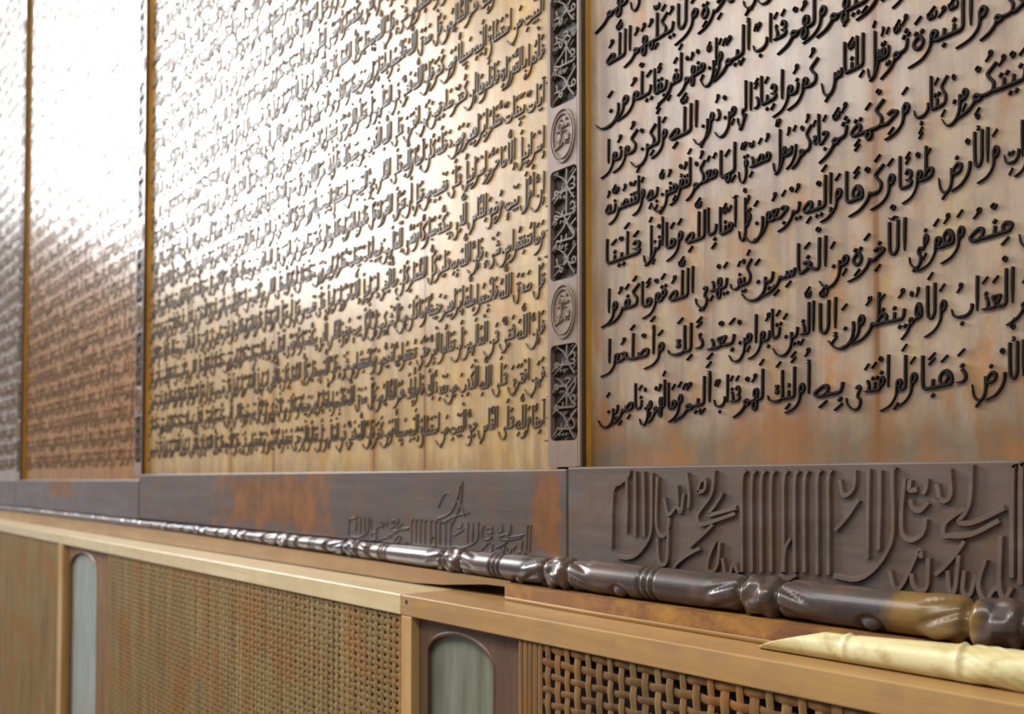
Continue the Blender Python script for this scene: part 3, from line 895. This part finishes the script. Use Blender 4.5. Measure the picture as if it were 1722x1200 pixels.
t = thing('sill_board', 'tan sill board under the far stretch of the carved pole, its near end undercut by a dark gap', 'sill board', (-2.6, -.01, 1.3615))
bm = bmesh.new()
prism(bm, [(-4.6, 1.362), (-1.0, 1.363), (-.93, 1.3665), (-.845, 1.3745), (-.797, 1.3755), (-.797, 1.3825), (-1.3, 1.3855), (-1.9, 1.3895), (-4.6, 1.3895)], -.027, .040)
obj_bm('board', bm, M_SILL2, t)
t = thing('sill_board', 'orange-brown sill board with a yellow bead, under the near stretch of the carved pole', 'sill board', (-.1, -.03, 1.361))
bm = bmesh.new()
for pts in ([(-.797, -.036), (-.63, -.044), (-.45, -.047), (.65, -.047), (.65, .04), (-.797, .04)],):
    lo = [bm.verts.new((x, y, 1.3614)) for x, y in pts]
    hi = [bm.verts.new((x, y, 1.3805)) for x, y in pts]
    bm.faces.new(lo[::-1]); bm.faces.new(hi)
    for i in range(len(pts)):
        j = (i + 1) % len(pts)
        bm.faces.new((lo[i], lo[j], hi[j], hi[i]))
obj_bm('board', bm, M_SILL, t)
bm = bmesh.new()
P = [(-.795, -.0362), (-.63, -.0445), (-.45, -.0475), (.65, -.0475)]
rows_ = []
for x, y in P:
    rows_.append([bm.verts.new((x, y - .0012 * math.sin(a), 1.3614 + .0022 * (1 - math.cos(a)) / 1.0)) for a in np.linspace(0, math.pi, 7)])
for a, b in zip(rows_, rows_[1:]):
    for i in range(6):
        bm.faces.new((a[i], a[i + 1], b[i + 1], b[i]))
obj_bm('bead', bm, M_BEAD, t)['label'] = 'yellow-brown rounded bead'

# ------------------------------------------------------------------ ledge boards on the wainscot
LG = 'ledge boards capping the wainscot'


def ledge(x0, x1, m, label, dz=0):
    o = bmesh.new()
    box(o, x0, x1, -.10, .040, 1.3365 + dz, 1.3612 + dz, .0016, 3)
    ob = obj_bm('ledge_board', o, m)
    tag(ob, label, 'ledge board', LG)
    return ob


ledge(-.9165, .65, M_LEDGE, 'tan ledge board carrying the pale bamboo, capping the near rattan panel')
ledge(-2.527, -.918, M_LEDGE2, 'pale ledge board over the middle rattan panel, meeting the next board at a nail hole')
ledge(-4.6, -2.528, M_LEDGE2, 'palest ledge board at the far left end, over the farthest rattan panel')
bm = bmesh.new()
bmesh.ops.create_cone(bm, cap_ends=True, segments=20, radius1=.0028, radius2=.0022, depth=.0012, matrix=Matrix.Translation((-.905, -.1002, 1.3535)) @ Matrix.Rotation(math.pi / 2, 4, 'X'))
nh = obj_bm('nail', bm, M_CARTF)
tag(nh, 'dark nail head in the ledge face at the board joint', 'nail')

# ------------------------------------------------------------------ wainscot: rattan panels and arched glass panels
RG = 'woven rattan wainscot panels'


def ribbons_v(V, F, x, w, zs, ys):
    o = len(V)
    for z, y in zip(zs, ys):
        V += [(x - w / 2, y + .0006, z), (x, y - .0008, z), (x + w / 2, y + .0006, z)]
    for i in range(len(zs) - 1):
        a = o + 3 * i
        F += [(a, a + 1, a + 4, a + 3), (a + 1, a + 2, a + 5, a + 4)]


def rattan(x0, x1, post, label, left_canes=0, pz=.0136, vws=(.0078, .0086, .0096), hws=(.0064, .0072, .0080), amp=.0010, mv=None, mh=None):
    t = thing('rattan_panel', label, 'rattan panel', ((x0 + x1) / 2, -.09, .66), RG)
    zt, zb = 1.3362, .66
    yf = -.0955
    if post:
        bm = bmesh.new()
        box(bm, x1 - post, x1, -.0995, -.062, zb, zt, .001, 2)
        obj_bm('post', bm, M_POST, t)
    xr = x1 - post
    bm = bmesh.new()
    box(bm, x0 + .002, xr, -.086, -.076, zb, zt)
    obj_bm('backing_board', bm, M_CANE_BACK, t)
    bm = bmesh.new()
    box(bm, x0, xr, -.0985, -.086, zb, zb + .05, .001, 2)
    obj_bm('bottom_rail', bm, M_POST, t)
    px = .0142
    V, F = [], []
    rng = random.Random(int(-x0 * 100))
    xl = x0 + .004
    vx = []
    if left_canes:
        for i in range(left_canes):
            vx.append((xl + .0075 * (i + .5), .0066, 0))
        xl += .0075 * left_canes
    nx = int((xr - xl) / px)
    zs_rows = [zt - .004 - pz * k for k in range(int((zt - zb - .05) / pz) + 1)]
    nz = len(zs_rows)
    for i in range(nx):
        vx.append((xl + px * (i + .5) + rng.uniform(-.0006, .0006), rng.choice(vws), 1 + i % 2))
    Vv, Fv = [], []
    for x, w, par in vx:
        zs, ys = [], []
        for k in range(2 * nz - 1):
            z = zt - .004 - pz * k / 2
            if par == 0:
                y = yf - .0008
            else:
                ph = (k / 2 + par) * math.pi
                y = yf - .0004 + amp * math.cos(ph)
            zs.append(z); ys.append(y)
        zs = [zt] + zs + [zb + .05]
        ys = [ys[0]] + ys + [ys[-1]]
        ribbons_v(Vv, Fv, x, w, zs, ys)
    obj_np('cane_uprights', Vv, Fv, mv or M_CANEV, t, True)
    Vh, Fh = [], []
    xs_ = [xl + px * i / 4 for i in range(4 * nx + 1)]
    for k, z in enumerate(zs_rows):
        w = rng.choice(hws)
        o = len(Vh)
        for i, x in enumerate(xs_):
            ph = (i / 4 - .5 + 1 + k) * math.pi
            y = yf - amp * 1.1 * math.cos(ph)
            dz = .0007 * math.sin(i * .7 + k * 2.1)
            Vh += [(x, y + .0005, z - w / 2 + dz), (x, y - .0007, z + dz), (x, y + .0005, z + w / 2 + dz)]
        for i in range(len(xs_) - 1):
            a = o + 3 * i
            Fh += [(a, a + 3, a + 4, a + 1), (a + 1, a + 4, a + 5, a + 2)]
    obj_np('cane_weave', Vh, Fh, mh or M_CANE, t, True)
    return t


rattan(-4.6, -2.486, .042, 'farthest woven rattan panel, soft and flat toned, under the palest ledge board', 0, .0090, (.0098, .0106, .0116), (.0066, .0074, .0080), .0006)
rattan(-2.115, -.8953, .022, 'middle woven rattan panel between the two arched glass panels', 2, .0092, (.0088, .0098, .0110), (.0060, .0068, .0074), .0007)
rattan(-.7074, .64, .02, 'nearest woven rattan panel with dark open holes, under the bamboo', 5, .0136, (.0070, .0078, .0088), (.0052, .0062, .0072), .0009, M_CANEV_SHADED, M_CANE_SHADED)

AG = 'arched frosted glass panels in the wainscot'


def arch_panel(x0, x1, gx0, gx1, ztop, rise, label, mf, mg):
    t = thing('arched_glass_panel', label, 'glass panel', ((x0 + x1) / 2, -.08, .66), AG)
    zt, zb = 1.3362, .66
    yf = -.088
    zs = ztop - rise
    cx, hw = (gx0 + gx1) / 2, (gx1 - gx0) / 2
    arch = [(cx + hw * math.cos(a), zs + rise * math.sin(a)) for a in np.linspace(0, math.pi, 25)]
    bm = bmesh.new()
    # frame built as strips around the arched opening
    outer = []
    for (ax, az) in arch:
        outer.append((ax, zt))
    def quad(p, yy):
        return [bm.verts.new((a, yy, b)) for a, b in p]
    d = .012
    for i in range(24):
        poly = [arch[i], outer[i], outer[i + 1], arch[i + 1]]
        prism(bm, poly, yf, yf + d)
    box(bm, x0, gx0, yf, yf + d, zb, zt)
    box(bm, gx1, x1, yf, yf + d, zb, zt)
    box(bm, gx0, gx1, yf, yf + d, zb, zb + .07)
    bmesh.ops.remove_doubles(bm, verts=bm.verts, dist=1e-6)
    obj_bm('frame', bm, mf, t)
    # slim raised bead round the opening
    path = [(gx1, zb + .07)] + arch + [(gx0, zb + .07)]
    R = Relief(yf, .0010, .4)
    R.stroke(path, .005, 0, 1)
    R.build('opening_bead', mf, t)
    bm = bmesh.new()
    poly = [(gx1 + .002, zb + .06)] + [(cx + (hw + .002) * math.cos(a), zs + (rise + .002) * math.sin(a)) for a in np.linspace(0, math.pi, 25)] + [(gx0 - .002, zb + .06)]
    prism(bm, poly, yf + .0065, yf + .0105)
    obj_bm('glass_pane', bm, mg, t)['label'] = 'grey-green frosted pane with a round-arched head'
    return t


arch_panel(-.8950, -.7080, -.8790, -.7526, 1.3246, .030, 'arched frosted glass panel beside the nearest rattan panel, in a dark brown frame', M_ARCH, M_GLASS)
arch_panel(-2.4855, -2.1155, -2.4900 + .03, -2.2202, 1.3239, .045, 'slim pale arched glass panel at the far left, in a brown frame', M_ARCHL, M_GLASSL)

# ------------------------------------------------------------------ bamboo
BX = [-.4330, -.415, -.395, -.375, -.3570, -.3545, -.352, -.345, -.30, -.272, -.2700, -.2675, -.262, -.22, -.17, -.125, -.1225, -.12, -.06, .02, .1, .103, .106, .25, .45, .60]


def bam_r(x):
    r = float(np.interp(x, [-.44, -.36, -.27, -.20, .6], [.0098, .0105, .0128, .0142, .0160]))
    for nx_ in (-.3545, -.2700, -.1225, .103):
        r *= 1 + .07 * math.exp(-((x - nx_) / .0022) ** 2) - .03 * math.exp(-((x - nx_ - .004) / .002) ** 2)
    return r


bxs = np.unique(np.concatenate([np.array(BX), np.linspace(-.433, .6, 520)]))
NB = 36
V = []
for x in bxs:
    r = bam_r(x)
    for j in range(NB):
        a = 2 * math.pi * j / NB
        rr = r
        if x > -.266:                         # carved stretch
            rr = r * (1 + .075 * math.sin(7 * a + 190 * x) * math.sin(310 * x + 4 * a))
        y, z = rr * math.sin(a), rr * math.cos(a)
        xx = x
        V.append([xx, -.0630 + y - (.0 if x < -.27 else (x + .27) * .006), 1.3612 + r + z])
V = np.array(V)
# slanting cut: the upper side of the near-left end is cut away to a point on the ledge
for v in V:
    h = (v[2] - 1.3612) / .021
    lim = -.433 + .060 * max(0, h) ** 1.5
    if v[0] < lim:
        v[0] = lim
F = []
n = len(bxs)
for i in range(n - 1):
    for j in range(NB):
        j2 = (j + 1) % NB
        F.append((i * NB + j, i * NB + j2, (i + 1) * NB + j2, (i + 1) * NB + j))
F.append(tuple(range(NB)))
F.append(tuple(range((n - 1) * NB, n * NB))[::-1])
bam = obj_np('bamboo_pole', V, F, M_BAMBOO, None, True)
tag(bam, 'pale yellow bamboo pole with a slanting cut end, lying on the near ledge board', 'bamboo pole')
